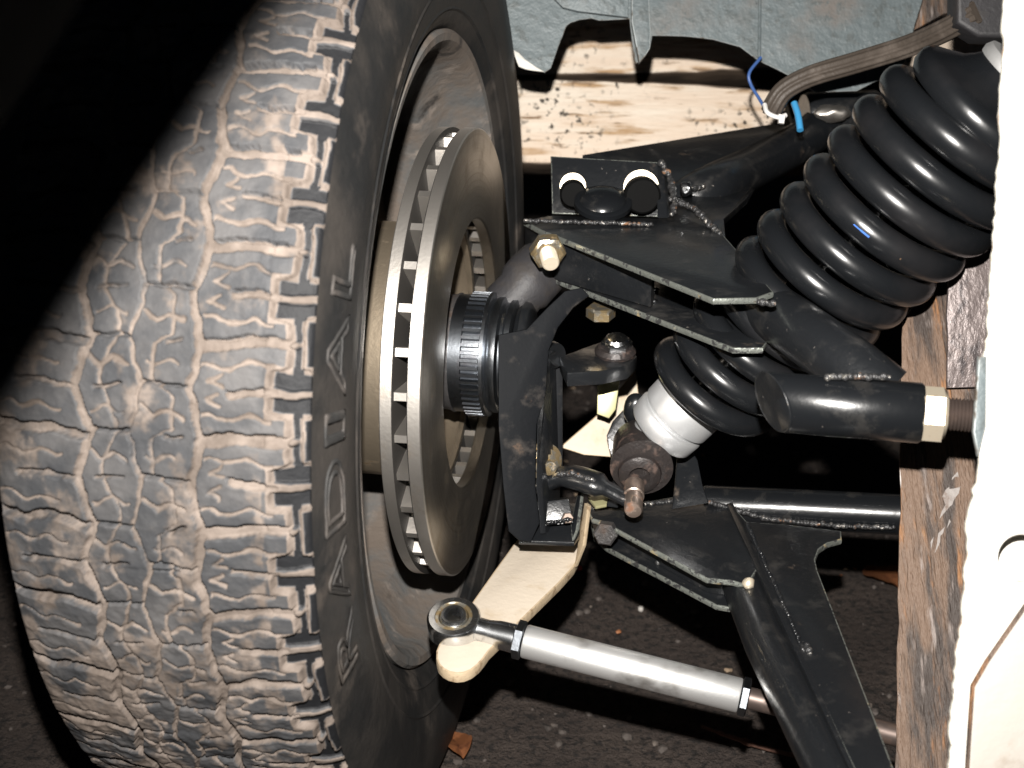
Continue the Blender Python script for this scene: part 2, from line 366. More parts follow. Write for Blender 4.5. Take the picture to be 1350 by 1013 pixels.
# ------------------------------------------------------------------ wheel
CW = P(0, 0, 0) + FWD*.80127 + Vector((-.02433, 0, 0)) + UPV*.0191
YAW = math.atan2(-(.06305*math.sin(PITCH)+.15795*math.cos(PITCH)), .98543)
AX = Vector((math.cos(YAW), math.sin(YAW), 0))
wheel = thing('wheel', 'muddy all terrain wheel with grey rim behind the brake disc', 'wheel', CW, rotz=YAW)
def wl(s, r, th):      # wheel-local point: s outboard from the disc face, th from the camera side upwards
    return Vector((-s, -r*math.cos(th), r*math.sin(th)))

# side walls and bead
prof = [(.0134, .2755), (.0122, .270), (.0108, .262), (.0094, .254), (.0083, .246), (.008, .238), (.0087, .229), (.0105, .219), (.0122, .209), (.0152, .202), (.0175, .1975), (.021, .1945), (.026, .1925)]
outer = [(.1555, .2755), (.160, .266), (.1645, .252), (.166, .238), (.163, .222), (.157, .207), (.150, .196), (.142, .1925)]
bm = bmesh.new(); lathe([(-a, r) for a, r in prof], (0, 0, 0), (1, 0, 0), 160, bm)
lathe([(-a, r) for a, r in outer], (0, 0, 0), (1, 0, 0), 96, bm)
tyre = obj('tyre', bm, M['sidewall'], wheel, local=True, smooth=60)
# moulded ribs on the wall
def spline_prof(r):
    for (a, ra), (b_, rb) in zip(prof, prof[1:]):
        if rb <= r <= ra: return a + (b_-a)*(ra-r)/(ra-rb)
    return prof[-1][0]
bm = bmesh.new()
for rr in (.2215, .2055): lathe([(-spline_prof(rr+.0012), rr+.0012), (-spline_prof(rr)+.0009, rr), (-spline_prof(rr-.0012), rr-.0012)], (0, 0, 0), (1, 0, 0), 160, bm)
obj('rib', bm, M['sidewall'], tyre, local=True)

# tread: real relief on a fine grid over the camera side, coarse round the back
def vnoise(x, y, seed):
    r = np.random.default_rng(seed); T = r.random((257, 257))
    xi = np.floor(x).astype(int); yi = np.floor(y).astype(int); fx = x-xi; fy = y-yi
    fx = fx*fx*(3-2*fx); fy = fy*fy*(3-2*fy); xi %= 256; yi %= 256
    return (T[yi, xi]*(1-fx)+T[yi, xi+1]*fx)*(1-fy)+(T[yi+1, xi]*(1-fx)+T[yi+1, xi+1]*fx)*fy
def fbm(x, y, seed, o=4):
    v = 0; a = .5
    for i in range(o): v = v+a*vnoise(x*2**i, y*2**i, seed+i); a *= .5
    return v/(1-.5**o)
NP = 44; PITCHMM = 2*math.pi*285/NP
def sstep(a, b, x):
    t = np.clip((x-a)/(b-a), 0, 1); return t*t*(3-2*t)
def seg_d(t, w_, a, b_):
    """distance to segment a-b in the pitch strip, wrapped"""
    best = 1e9
    for k in (-1, 0, 1):
        ax, ay = a[0]+k*PITCHMM, a[1]; bx, by = b_[0]+k*PITCHMM, b_[1]
        dx, dy = bx-ax, by-ay; L2 = dx*dx+dy*dy+1e-9
        u = np.clip(((t-ax)*dx+(w_-ay)*dy)/L2, 0, 1)
        best = np.minimum(best, np.hypot(t-ax-u*dx, w_-ay-u*dy))
    return best
def polyd(t, w_, pts):
    d = 1e9
    for a, b_ in zip(pts, pts[1:]): d = np.minimum(d, seg_d(t, w_, a, b_))
    return d
def tread(th, w0):
    """height offset (mm) and mud for angle th and width w0 (mm) from the inboard edge"""
    tm = th/(2*math.pi)*NP*PITCHMM
    cell = np.floor(tm/PITCHMM)
    inner = sstep(17, 24, w0)
    tt = tm + 2.4*(fbm(tm/16, w0/16, 11)-.5)*2 + inner*1.2*(fbm(tm/5.5, w0/5.5, 13, 3)-.5)*2
    ww = w0 + 1.6*(fbm(tm/14+40, w0/14, 12)-.5)*2 + inner*1.2*(fbm(tm/5.5+30, w0/5.5, 14, 3)-.5)*2
    t = np.mod(tt, PITCHMM); q = PITCHMM
    h = np.zeros_like(t); mud = np.zeros_like(t)
    rnd = vnoise(cell+.001, np.floor(ww/26)+.001, 5)
    low = sstep(.25, -.75, th)                     # the lower part of the tyre carries more mud
    def groove(d, width, depth, m, mw=None, edge=.7):
        nonlocal h, mud
        width = width*(.85+.4*fbm(tm/9, w0/9, 21))
        k = 1-sstep(width/2-edge*.5, width/2+edge*.5, d)
        h = np.minimum(h, -depth*k)
        mud = np.maximum(mud, m*(1-sstep(width*.40, width*.5+(mw or .9), d)))
    # shoulder band between two zigzag lines
    ta = np.abs(np.where(t > q/2, t-q, t))
    l2 = -1.0 + 4.2*sstep(8.5, 10.2, ta); l1 = 17.0 - 8.0*sstep(7.5, 11.0, ta)
    l2 = -2.0 + 5.8*sstep(8.5, 10.2, ta)
    inband = sstep(-.5, .5, ww-l2)*sstep(-.5, .5, l1-ww)
    h = np.minimum(h, -4.0*inband)
    clean = sstep(1.0, 2.0, l1-ww)*sstep(1.0, 2.0, np.abs(ww-l2))
    bar = 1-sstep(1.3, 2.3, np.abs(ta - .10*(ww-9)*np.sin(cell*1.7)))
    bar = bar*inband
    h = np.where(bar > 0, np.maximum(h, -4+2.8*bar), h)
    zig = np.minimum(np.abs(ww-l2), np.abs(ww-l1)+.2)
    side = np.minimum(np.abs(np.abs(t-q/2)-(q/2-9.3))+np.where((ww > 8) & (ww < 18), 0, 9), np.abs(np.abs(t-q/2)-(q/2-9.3))+np.where((ww > -2) & (ww < 4), 0, 9))
    zig = np.minimum(zig, side)
    rid = 1-sstep(.7, 1.6, zig); h = np.where(ww < 19, h+.55*rid*(.6+.8*fbm(tm/5, w0/5, 60)), h)
    zm = (1-sstep(1.0, 1.9, zig))
    # right shoulder row
    groove(polyd(t, ww, [(q/2, 7), (q/2+.8, 26), (q/2-1.4, 46)]), 4.6, 2.6, .95)
    groove(polyd(t, ww, [(q/2+2.6, 14), (q/2+3.2, 27), (q/2+1.2, 45)]), 1.3, 4.8, .15, .3, .5)
    groove(polyd(t, ww, [(0, 15), (.4, 33)]), 2.4, 2.2, .95)
    groove(polyd(t, ww, [(1.5, 19), (1.9, 34)]), 1.1, 4.2, .1, .3, .5)
    for c0 in (q*.27, q*.74):
        groove(np.abs(t-c0-1.3*np.sin(ww/2.7+c0))+np.where((ww > 15) & (ww < 45), 0, 9), 1.3, 1.2, .85, .9)
    groove(polyd(t, ww, [(q*.08, 36), (q*.12, 42), (q*.2, 37)]), 1.2, 1.0, .8)
    groove(polyd(t, ww, [(q*.86, 37), (q*.92, 43), (q*.98, 38)]), 1.2, 1.0, .8)
    # circumferential zigzag grooves
    tri = np.abs(t/q-.5)*2
    groove(np.abs(ww-(48+5*(tri-.5))), 3.4, 2.8, .95)
    groove(np.abs(ww-(74+6*(np.abs(np.mod(t/q+.5, 1)-.5)*2-.5))), 1.6, 1.6, .85)
    groove(np.abs(ww-(62+4*np.sign(np.sin(2*math.pi*t/q))*sstep(0, .5, np.abs(np.sin(2*math.pi*t/q))))), 1.3, 1.2, .8)
    groove(np.abs(ww-(98+6*(tri-.5))), 3.6, 2.8, .95)
    groove(np.abs(ww-(86+3.6*np.sin(2*math.pi*t/q+1))), 1.2, 1.1, .8)
    # centre blocks: transverse slits and wavy sipes
    groove(polyd(t, ww, [(1, 52), (1.5, 71)]), 1.5, 4.2, .3, .6, .5)
    groove(polyd(t, ww, [(q*.5, 78), (q*.52, 95)]), 1.5, 4.2, .3, .6, .5)
    groove(polyd(t, ww, [(q*.52, 54), (q*.48, 60)]), 1.4, 3.6, .6, .8, .5)
    groove(polyd(t, ww, [(q*.02, 80), (q*-.02, 92)]), 1.4, 3.6, .6, .8, .5)
    groove(np.abs(t-q*.25-1.6*np.sin(ww/2.2))+np.where(((ww > 55) & (ww < 69)), 0, 9), 1.2, 1.0, .8)
    groove(np.abs(t-q*.75-1.6*np.sin(ww/2.2))+np.where(((ww > 78) & (ww < 94)), 0, 9), 1.2, 1.0, .8)
    groove(polyd(t, ww, [(q*.7, 53), (q*.76, 60), (q*.7, 66), (q*.8, 71)]), 1.6, 1.5, .85)
    groove(polyd(t, ww, [(q*.2, 77), (q*.28, 84), (q*.2, 90), (q*.3, 95)]), 1.6, 1.5, .85)
    # left shoulder lugs
    groove(polyd(t, ww, [(q*.42, 99), (q*.52, 112), (q*.46, 128), (q*.5, 146)]), 4.6, 4.2, .6)
    groove(polyd(t, ww, [(q*.95, 101), (q*1.0, 116), (q*.97, 130)]), 2.2, 3.0, .6)
    groove(np.abs(t-q*.72-1.2*np.sin(ww/2.6))+np.where((ww > 108), 0, 9), 1.2, 1.2, .7)
    groove(np.abs(t-q*.22-1.2*np.sin(ww/2.6))+np.where((ww > 108), 0, 9), 1.2, 1.2, .7)
    nub = (1-sstep(1.1, 1.9, np.hypot((t-q/2), (ww-7.2)*.8)))
    h = np.where(ww < 9.5, np.maximum(h, -4+4.2*nub), h)
    # dried mud: fills the grooves unevenly, smears over the blocks lower down
    fill = fbm(tm/26, w0/26, 31); fine = fbm(tm/4, w0/4, 33)
    mud = mud*(.55+.9*fill)*(.8+.25*low)
    mud = np.maximum(mud, zm*np.where(ww < 19, 1, 0)*(.75+.4*fill)); mud = np.maximum(mud, bar*.85); mud = np.maximum(mud, nub*.9)
    h = h*(1-.45*np.clip(fill*1.5-.35, 0, 1)*np.where(ww > 20, 1, .15))
    smear = sstep(.44, .74, fbm(tm/24+7, w0/18, 41, 5)+.10*low+.05*sstep(40, 120, w0))
    cake = sstep(.55, .80, fbm(tm/20+3, w0/20+9, 51)+.13*low)*np.where(ww > 20, 1, 0)
    mud = np.maximum(mud, (.52*smear+.40*cake)*np.where(ww > 18.5, 1, .25)); keep = clean*(1-bar)*(1-nub)*(1-zm); mud = mud*(1-.97*keep)
    mud = np.clip(mud + .34*(fine-.5) + .10*low*np.where(ww > 18, 1, 0), 0, 1.2) - .62*keep
    lumps = fbm(tm/7, w0/10, 71)-.5
    h = np.where(ww > 19, h*1.5, h)
    h = h + np.where(ww > 19, (3.0*low+.9)*lumps, 0) + .5*cake*(fbm(tm/3.5, w0/3.5, 52)-.2) + .35*(fine-.5) + .8*(fbm(tm/22, w0/22, 55)-.5)
    return h, mud
WID = 142.0
def crown(wm):
    u = wm/WID
    s = .0134 + wm/1000
    r = .2755 + .0095*np.power(np.clip(np.sin(math.pi*np.clip(u, 0, 1)), 0, 1), .42)
    return s, r
def tread_mesh(name, th, nw, fine):
    wm = np.linspace(0, WID, nw); T_, W_ = np.meshgrid(th, wm, indexing='ij')
    s, r = crown(W_)
    h, mud = tread(T_, W_)
    fade = sstep(-.1, 1.2, W_)*sstep(-.1, 3, WID-W_)
    r = r + h*fade/1000
    X = -s; Y = -r*np.cos(T_); Z = r*np.sin(T_)
    me = bpy.data.meshes.new(name); n0, n1 = T_.shape
    V = np.stack([X, Y, Z], -1).reshape(-1, 3).astype(np.float32)
    I = np.arange(n0*n1).reshape(n0, n1)
    Q = np.stack([I[:-1, :-1], I[1:, :-1], I[1:, 1:], I[:-1, 1:]], -1).reshape(-1, 4)[:, ::-1].astype(np.int32)
    me.vertices.add(len(V)); me.vertices.foreach_set('co', V.ravel())
    me.loops.add(Q.size); me.loops.foreach_set('vertex_index', Q.ravel())
    me.polygons.add(len(Q)); me.polygons.foreach_set('loop_start', np.arange(0, Q.size, 4, dtype=np.int32))
    me.update(calc_edges=True); me.validate()
    at = me.attributes.new('mud', 'FLOAT', 'POINT'); at.data.foreach_set('value', mud.ravel().astype(np.float32))
    me.shade_smooth(); me.materials.append(M['tread'])
    o = bpy.data.objects.new(name, me); COL.objects.link(o); o.parent = tyre; return o
tread_mesh('tread', np.linspace(R_(-75), R_(112), 1500), 236, True)
tread_mesh('tread', np.linspace(R_(112), R_(285), 260), 90, False)

# raised lettering on the wall, outlined by dried mud
def letter(ch, t0, t1, r0, r1):
    cu = bpy.data.curves.new('letter', 'FONT'); cu.body = ch; cu.size = .03; cu.fill_mode = 'NONE'; cu.bevel_depth = .0008; cu.bevel_resolution = 1; cu.resolution_u = 6
    to = bpy.data.objects.new('letter', cu); COL.objects.link(to)
    me = bpy.data.meshes.new_from_object(to); bpy.data.objects.remove(to)
    bm = bmesh.new(); bm.from_mesh(me)
    bmesh.ops.subdivide_edges(bm, edges=[e for e in bm.edges if e.calc_length() > .006], cuts=6)
    xs_ = [v.co.x for v in bm.verts]; ys_ = [v.co.y for v in bm.verts]; x0, x1, y0, y1 = min(xs_), max(xs_), min(ys_), max(ys_)
    for v in bm.verts:
        r = r0 + (v.co.y-y0)/(y1-y0)*(r1-r0); t = R_(t0 + (v.co.x-x0)/(x1-x0)*(t1-t0)); s = spline_prof(r)
        v.co = Vector((-s+.0005+v.co.z*.9+.0004*noise.noise(v.co*400), -r*math.cos(t), r*math.sin(t)))
    bm.to_mesh(me); bm.free(); me.materials.append(M['letter' if t0 > 1.5 else 'sidewall']); me.shade_smooth()
    o = bpy.data.objects.new('letter', me); COL.objects.link(o); o.parent = tyre
for ch, t0, t1 in (('R', -15.5, -8), ('A', -6.8, 1), ('D', 2.2, 9.8), ('I', 11.2, 14.4), ('A', 15.6, 24), ('L', 25.3, 31)):
    letter(ch, t0, t1, .2465, .2655)

# rim: flange, bead seat, well and wheel disc
bm = bmesh.new()
rp = [(.026, .1935), (.0185, .1945), (.0165, .1925), (.0172, .188), (.022, .1835), (.034, .181), (.040, .178), (.046, .172), (.056, .160), (.075, .156), (.094, .156), (.102, .150), (.108, .135), (.112, .11), (.104, .092), (.100, .08), (.100, .03)]
lathe([(-a, r) for a, r in rp], (0, 0, 0), (1, 0, 0), 128, bm, wob=.004)
obj('rim', bm, M['rim'], wheel, local=True, smooth=35)

# ------------------------------------------------------------------ brake disc
disc = thing('brake_disc', 'vented steel brake disc with open slots around its rim', 'brake disc', CW, rotz=YAW)
RO, RI = .1375, .083
def ring(s0, s1, ro, ri, name, mt, parent):
    c = .0009
    bm = lathe([(-s0, ri+c), (-s0, ro-c), (-s0-c*.7, ro), (-s1+c*.7, ro), (-s1, ro-c), (-s1, ri+c), (-s1+c, ri), (-s0-c, ri)], (0, 0, 0), (1, 0, 0), 144, closed=True)
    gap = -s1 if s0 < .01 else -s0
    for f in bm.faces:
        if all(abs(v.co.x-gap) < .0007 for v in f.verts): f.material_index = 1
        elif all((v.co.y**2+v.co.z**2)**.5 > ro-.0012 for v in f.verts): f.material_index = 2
    return obj(name, bm, [mt, M['hole'], M['steel']], parent, local=True, smooth=35)
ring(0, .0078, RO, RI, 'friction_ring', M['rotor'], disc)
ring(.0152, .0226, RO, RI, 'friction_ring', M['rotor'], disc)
vm = bmesh.new(); a = 2.6/1000
lv = []
for r_, hw in ((RI+.002, .0022), (RI+.01, .0026), (RO-.008, .0026), (RO-.0035, .0022)):
    lv.append([vm.verts.new((-s_, -r_, k*hw)) for s_ in (.0074, .0156) for k in (-1, 1)])
for A, B in zip(lv, lv[1:]):
    for i, j in ((0, 1), (1, 3), (3, 2), (2, 0)): vm.faces.new((A[i], A[j], B[j], B[i]))
vm.faces.new((lv[0][0], lv[0][2], lv[0][3], lv[0][1])); vm.faces.new((lv[-1][0], lv[-1][1], lv[-1][3], lv[-1][2]))
v0 = obj('vane', vm, M['steel'], disc, local=True, smooth=50)
for k in range(1, 36):
    c = v0.copy(); COL.objects.link(c); c.parent = disc; c.rotation_euler = (2*math.pi*k/36, 0, 0)
bm = lathe([(-.0228, .0865), (-.0235, .0805), (-.027, .0792), (-.066, .0792), (-.072, .077), (-.074, .071), (-.074, .03), (-.069, .03), (-.069, .070), (-.066, .074), (-.023, .0745), (-.0185, .0770), (-.0165, .083)], (0, 0, 0), (1, 0, 0), 96)
for f in bm.faces:
    c_ = f.calc_center_median(); rr = (c_.y**2+c_.z**2)**.5
    if rr < .0765: f.material_index = 1
obj('disc_bell', bm, [M['bell'], M['bellin']], disc, local=True, smooth=35)

# ------------------------------------------------------------------ hub with toothed ring
hub = thing('wheel_hub', 'steel wheel hub with toothed ring in the open centre of the brake disc', 'wheel hub', CW, rotz=YAW)
TR = .0385
bm = lathe([(-.068, .0), (-.068, .034), (-.03, .035), (-.012, .036), (-.009, .0372), (-.0085, .0372), (-.0085, .02)], (0, 0, 0), (1, 0, 0), 64); obj('hub_body', bm, M['cast'], hub, local=True)
bm = lathe([(-.0110, .02), (-.0110, TR-.0035), (-.0095, TR-.002), (-.001, TR-.002), (-.0005, TR-.003), (.0105, TR-.003), (.0107, TR), (.0128, TR), (.0138, TR-.0025), (.0138, .02)], (0, 0, 0), (1, 0, 0), 72); obj('ring_core', bm, M['tone'], hub, local=True)
tm_ = bmesh.new(); w_ = math.pi*TR/52*.55
prism([(-.0005, -w_, TR-.0032), (-.0005, w_, TR-.0032), (-.0005, w_*.7, TR), (-.0005, -w_*.7, TR)], (.0108, 0, 0), 0, bm=tm_, edge_slot=0)
t0 = obj('tooth', tm_, M['tone'], hub, local=True, smooth=0)
for k in range(1, 52):
    c = t0.copy(); COL.objects.link(c); c.parent = hub; c.rotation_euler = (2*math.pi*k/52, 0, 0)
bm = lathe([(.0135, .02), (.0135, TR-.004), (.016, TR-.0025), (.0195, TR-.0025), (.021, TR-.0055), (.0225, TR-.006), (.024, TR-.004), (.027, TR-.004), (.028, TR-.007), (.028, .01)], (0, 0, 0), (1, 0, 0), 72); obj('seal_collar', bm, M['tone'], hub, local=True)

# ------------------------------------------------------------------ steering knuckle
KN = P(700, 560, .75)
kn = thing('steering_knuckle', 'black fabricated steering knuckle beside the brake disc', 'knuckle', KN)
bk = FWD
front = [(657, 442), (694, 434), (722, 405), (745, 383), (768, 378), (778, 389), (757, 405), (736, 432), (724, 462), (720, 520), (708, 560), (706, 640), (712, 690), (700, 716), (684, 713), (670, 700), (663, 640), (657, 560)]
bm = prism([P(x, y, .762) for x, y in front], bk*.012, .0018, 2); 
for v in bm.verts: v.co += bk*((v.co-KN).dot(Vector((1,0,0)))*.22)
obj('upright_plate', bm, [M['flat'], M['flat']], kn)
bm = prism([P(708, 470, .764), P(724, 462, .764), P(730, 470, .79), P(732, 700, .79), P(712, 704, .766), P(707, 640, .764)], Vector((.0035, 0, 0))+bk*.002, .0008); obj('flange', bm, [M['black'], M['black']], kn)
bm = prism([P(728, 455, .785), P(742, 462, .785), P(742, 640, .79), P(729, 650, .79)], bk*.02, .001); obj('web', bm, [M['flat'], M['flat']], kn)
# lower cup with floor
bm = prism([P(684, 713, .765), P(757, 715, .762), P(764, 705, .775), P(768, 664, .80), P(705, 660, .80)], Vector((0, 0, -.003)), .0008); obj('cup_floor', bm, [M['black'], M['black']], kn)
bm = prism([P(754, 714, .763), P(760, 700, .768), P(768, 640, .79), P(764, 640, .795), P(752, 690, .775)], Vector((.002, .002, 0)), .0006); obj('cup_wall', bm, [M['black'], M['edge']], kn)
bm = prism([P(706, 662, .772), P(750, 658, .772), P(756, 690, .768), P(716, 694, .768)], bk*.014, .0012); obj('clamp_block', bm, [M['black'], M['black']], kn)
bm = hexpr(P(748, 683, .766), CAMDIR+Vector((.2, 0, .1)), .0035, .004); obj('bolt', bm, M['pinksteel'], kn)
bm = weld([P(722, 690, .765), P(754, 684, .764)], .0017); obj('weld_bead', bm, M['gloss'], kn)
# hub carrier casting behind the upright
bm = lathe([(.029, .01), (.029, .031), (.032, .034), (.035, .033), (.037, .03), (.037, 0)], CW, AX, 48); obj('hub_carrier', bm, M['black'], kn)
bm = lump(tube(smoothpath([P(668, 405, .81), P(690, 380, .81), P(716, 352, .82), P(735, 335, .83)], 5), [.0165]*5+[.0185]*6+[.016]*5, 24), .0012, 90); obj('carrier_arm', bm, M['castdark'], kn)
bm = lathe([(0, 0), (0, .007), (.004, .0085), (.010, .0085), (.011, .006), (.03, .006)], P(735, 468, .775), bk+Vector((-.9, 0, 0)), 24); obj('pivot_pin', bm, M['tone'], kn)
# boss carrying the silver bolt
bm = prism([P(738, 470, .775), P(768, 460, .80), P(800, 448, .81), P(832, 458, .805), P(840, 470, .79), P(828, 482, .775), P(795, 489, .765), P(748, 492, .762)], Vector((0, 0, -.009)), .0012); obj('boss', bm, [M['black'], M['black']], kn)
bm = lathe([(0, 0), (0, .0125), (.0018, .0128), (.0045, .0108), (.0045, 0)], P(811, 466, .79), (0, -.1, 1), 32); obj('washer', bm, M['bush'], kn)
bm = hexpr(P(813, 455, .787), (0, -.25, 1), .0095, .0075); lathe([(.0035, 0.0075), (.0055, .006), (.0062, 0)], P(813, 455, .787), (0, -.25, 1), 20, bm); obj('bolt_head', bm, M['chrome'], kn)
# stepped brass nut
bm = lathe([(0, 0.011), (.003, .0125), (.0045, .0125), (.005, .0098), (.008, .0098), (.0085, .0072), (.012, .0072), (.0125, .0048), (.017, .0042), (.0175, 0)], P(712, 607, .785), Vector((.35, -1, .12)), 32); obj('brass_nut', bm, M['zinc'], kn)
# link from knuckle to the lower bush, with bright weld
bm = tube(smoothpath([P(712, 640, .785), P(745, 628, .775), P(790, 640, .765), P(830, 660, .765)], 5), [.0085]*6+[.0095]*5+[.006]*5, 16, flat=.7); obj('link_arm', bm, M['black'], kn)
bm = weld([P(738, 626, .767), P(755, 624, .764), P(785, 634, .758)], .0023); obj('weld_bead', bm, M['weld'], kn)

# ------------------------------------------------------------------ upper wishbone
ZU = .360; UP0 = H(1000, 392, ZU)
up = thing('upper_wishbone', 'black tubular upper wishbone with two side plates below the coil spring', 'wishbone', UP0)
dn = Vector((0, 0, -1))
bm = prism([H(x, y, ZU) for x, y in [(690, 291), (728, 284), (868, 288), (905, 262), (945, 300), (985, 345), (1020, 385), (998, 393), (940, 394), (735, 312), (712, 303)]], dn*.0034, .0009)
obj('top_plate', bm, [M['black'], M['edge']], up)
bm = prism([H(x, y, ZU-.031) for x, y in [(690, 330), (728, 322), (868, 325), (945, 372), (1020, 440), (1006, 459), (966, 459), (745, 373), (704, 356)]], dn*.0034, .0009)
obj('bottom_plate', bm, [M['black'], M['edge']], up)
bm = prism([H(692, 296, ZU-.0045), H(738, 318, ZU-.0045), H(860, 350, ZU-.0045), H(864, 346, ZU-.0045), H(742, 311, ZU-.0045), H(696, 289, ZU-.0045)], dn*.0255, .0006)
obj('web_plate', bm, [M['black'], M['black']], up)
# legs
bm = tube([H(895, 322, ZU-.0175), H(940, 358, ZU-.0175), H(1050, 432, ZU-.0175), P(1130, 491, .632), P(1168, 522, .628)], .0152, 32); obj('front_leg', bm, M['black'], up)
bm = tube(smoothpath([H(880, 285, ZU-.016), P(930, 251, .88), P(1000, 217, .95), P(1062, 183, 1.0), P(1100, 150, 1.02)], 4), .0155, 28); obj('rear_leg', bm, M['black'], up)
bm = lathe([(-.03, 0), (-.03, .017), (-.027, .019), (.027, .019), (.03, .017), (.03, 0)], P(1108, 152, 1.02), (1, .1, 0.02), 32); obj('rear_pivot', bm, M['black'], up)
bm = prism([P(1035, 125, 1.08), P(1090, 108, 1.08), P(1190, 100, 1.08), P(1200, 215, 1.08), P(1060, 215, 1.08)], bk*.01, .001); obj('gap_shade_plate', bm, [M['flat'], M['flat']], up)  # added dark plate, stands for shade on the timber behind the pivot
bm = ball(P(1098, 150, .985), .010, sc=(1.4, .6, .6)); obj('bolt_head', lump(bm, .002, 150), M['steel'], up)
bm = prism([P(768, 204, .90), P(880, 186, .95), P(1020, 163, 1.0), P(1058, 172, 1.0), P(1030, 196, .975), P(910, 258, .875), P(868, 262, .865)], dn*.0035, .0008); obj('rear_gusset', bm, [M['black'], M['black']], up)
bm = prism([P(868, 268, .855), P(900, 258, .86), P(1000, 236, .93), P(985, 262, .90), P(955, 290, .82), P(958, 330, .78), P(940, 318, .775)], dn*.004, .0008); obj('crotch_gusset', bm, [M['black'], M['black']], up)
# ball-joint housing
bm = prism([P(726, 206, .868), P(868, 214, .852), P(868, 286, .842), P(728, 282, .857)], bk*.004, .0007); obj('joint_back_plate', bm, [M['black'], M['edge']], up)
bm = prism([P(866, 214, .850), P(874, 216, .85), P(880, 288, .815), P(866, 288, .815)], Vector((.002, .004, 0)), .0005); obj('joint_side_plate', bm, [M['black'], M['black']], up)
bm = lathe([(-.002, .0185), (.001, .0185), (.002, .0165), (.002, .0150), (.004, .0138), (.0062, .0095), (.0072, .004), (.0074, 0)], P(795, 267, .825), Vector((0, -.35, 1)), 40); obj('joint_cap', bm, M['gloss'], up)
for (x, y, r, d) in ((755, 246, .0085, .846), (845, 248, .0115, .838)):
    bm = lathe([(0, r*.3), (0, r), (.002, r), (.002, r*.3)], P(x, y, d), CAMDIR, 32); obj('washer', bm, M['white_nut'], up)
    bm = lathe([(0.001, r*1.0), (.011, r*1.02), (.0125, r*.9), (.0125, 0)], P(x, y+7, d-.001), CAMDIR+Vector((0, 0, -.30)), 32); obj('bolt_head', bm, M['capblack'], up)
bm = weld([P(692, 291, .80), P(760, 293, .80), P(862, 296, .80)], .0017); obj('weld_bead', bm, M['weld'], up)
bm = weld([P(872, 216, .845), P(884, 235, .84), P(890, 268, .82), P(886, 285, .81)], .0026); obj('weld_bead', bm, M['weld'], up)
bm = weld([P(884, 262, .83), P(915, 275, .815), P(950, 310, .785)], .0024); weld([P(900, 250, .845), P(930, 246, .86)], .0022, bm); obj('weld_bead', bm, M['weld'], up)
bm = lump(ball(P(905, 249, .838), .0042, sc=(1, 1, 1.25)), .0012, 250); obj('weld_blob', bm, M['chrome'], up)
bm = weld([H(1000, 398, ZU+.001), H(1022, 402, ZU+.001)], .0022); obj('weld_bead', bm, M['weld'], up)
# clamp nuts
ax = Vector((.12, -1, -.25))
bm = hexpr(P(722, 331, .772), ax, .0108, .010); obj('nut', bm, M['zinc'], up)
bm = thread(P(722, 333, .768), ax, .014, .0052); obj('bolt_end', bm, M['white_nut'], up)
bm = hexpr(H(821, 358, ZU-.026), Vector((0, -.15, 1)), .0095, .008); obj('nut', bm, M['zinc'], up)
bm = hexpr(P(792, 412, .79), Vector((0, -.1, 1)), .0090, .008); obj('nut', bm, M['zinc'], up)
for (x, y) in ((863, 382), (861, 397)):
    bm = ball(H(x, y, ZU-.030), .0022, sc=(1.3, 1, .7), sub=2); obj('weld_spatter', bm, M['chrome'], up)
# front pivot barrel with oblique capped end, nut and threaded rod
BA, BB = P(1018, 530, .615), P(1216, 545, .60); bd = (BB-BA).normalized(); BL = (BB-BA).length; BR = .0142
bm = bmesh.new(); lathe([(0, 0), (0, BR*.94), (.0012, BR), (BL*.5, BR), (BL-.0012, BR), (BL, BR*.93), (BL, 0)], BA, bd, 48, bm)
cut = (CAMDIR*.82 + Vector((0, 0, -.50)))
for v in bm.verts:
    t = (v.co-BA).dot(bd)
    if t < .004: v.co += bd*((v.co-BA).dot(cut)*.85)
for f in bm.faces:
    if f.calc_center_median().dot(bd)-BA.dot(bd) < .0135 and len(f.verts) == 3: f.material_index = 1
obj('pivot_barrel', bm, [M['gloss'], M['black']], up)
_, bu, bv = frame(bd); rg = []
for k in range(49):
    o_ = (bu*math.cos(k*math.pi/24)+bv*math.sin(k*math.pi/24))*BR*.97; rg.append(BA + o_ + bd*(o_.dot(cut)*.85+.0003))
bm = tube(rg, [.0005+.0003*noise.noise(Vector((k*.5, 0, 0))) for k in range(49)], 8, cap=False); obj('cap_weld', bm, M['black'], up)
bm = hexpr(P(1230, 546, .597), bd, .0128, .0118); obj('lock_nut', bm, M['white_nut'], up)
bm = thread(P(1238, 545, .597), bd, .028, .0078, .0016); obj('threaded_rod', bm, M['rod'], up)
bm = weld([P(1092, 497, .60), P(1175, 497, .592)], .002); obj('weld_bead', bm, M['weld'], up)

# ------------------------------------------------------------------ lower wishbone
ZL = .199; LO0 = H(960, 740, ZL)
lo = thing('lower_wishbone', 'black lower wishbone with tapered gusset plate above the asphalt', 'wishbone', LO0)
bm = prism([H(x, y, ZL) for x, y in [(774, 673), (790, 664), (860, 660), (905, 652), (930, 640), (955, 655), (985, 688), (1005, 740), (985, 772), (966, 766), (932, 763), (795, 688), (780, 684)]], dn*.0034, .0009); obj('top_plate', bm, [M['black'], M['edge']], lo)
bm = prism([H(x, y, ZL-.020) for x, y in [(779, 690), (800, 686), (905, 735), (990, 770), (978, 798), (962, 801), (944, 798), (800, 722), (783, 708)]], dn*.0034, .0009); obj('bottom_plate', bm, [M['black'], M['edge']], lo)
bm = prism([H(790, 672, ZL-.004), H(935, 750, ZL-.004), H(970, 755, ZL-.004), H(972, 750, ZL-.004), H(938, 743, ZL-.004), H(794, 666, ZL-.004)], dn*.0158, .0005); obj('web_plate', bm, [M['black'], M['black']], lo)
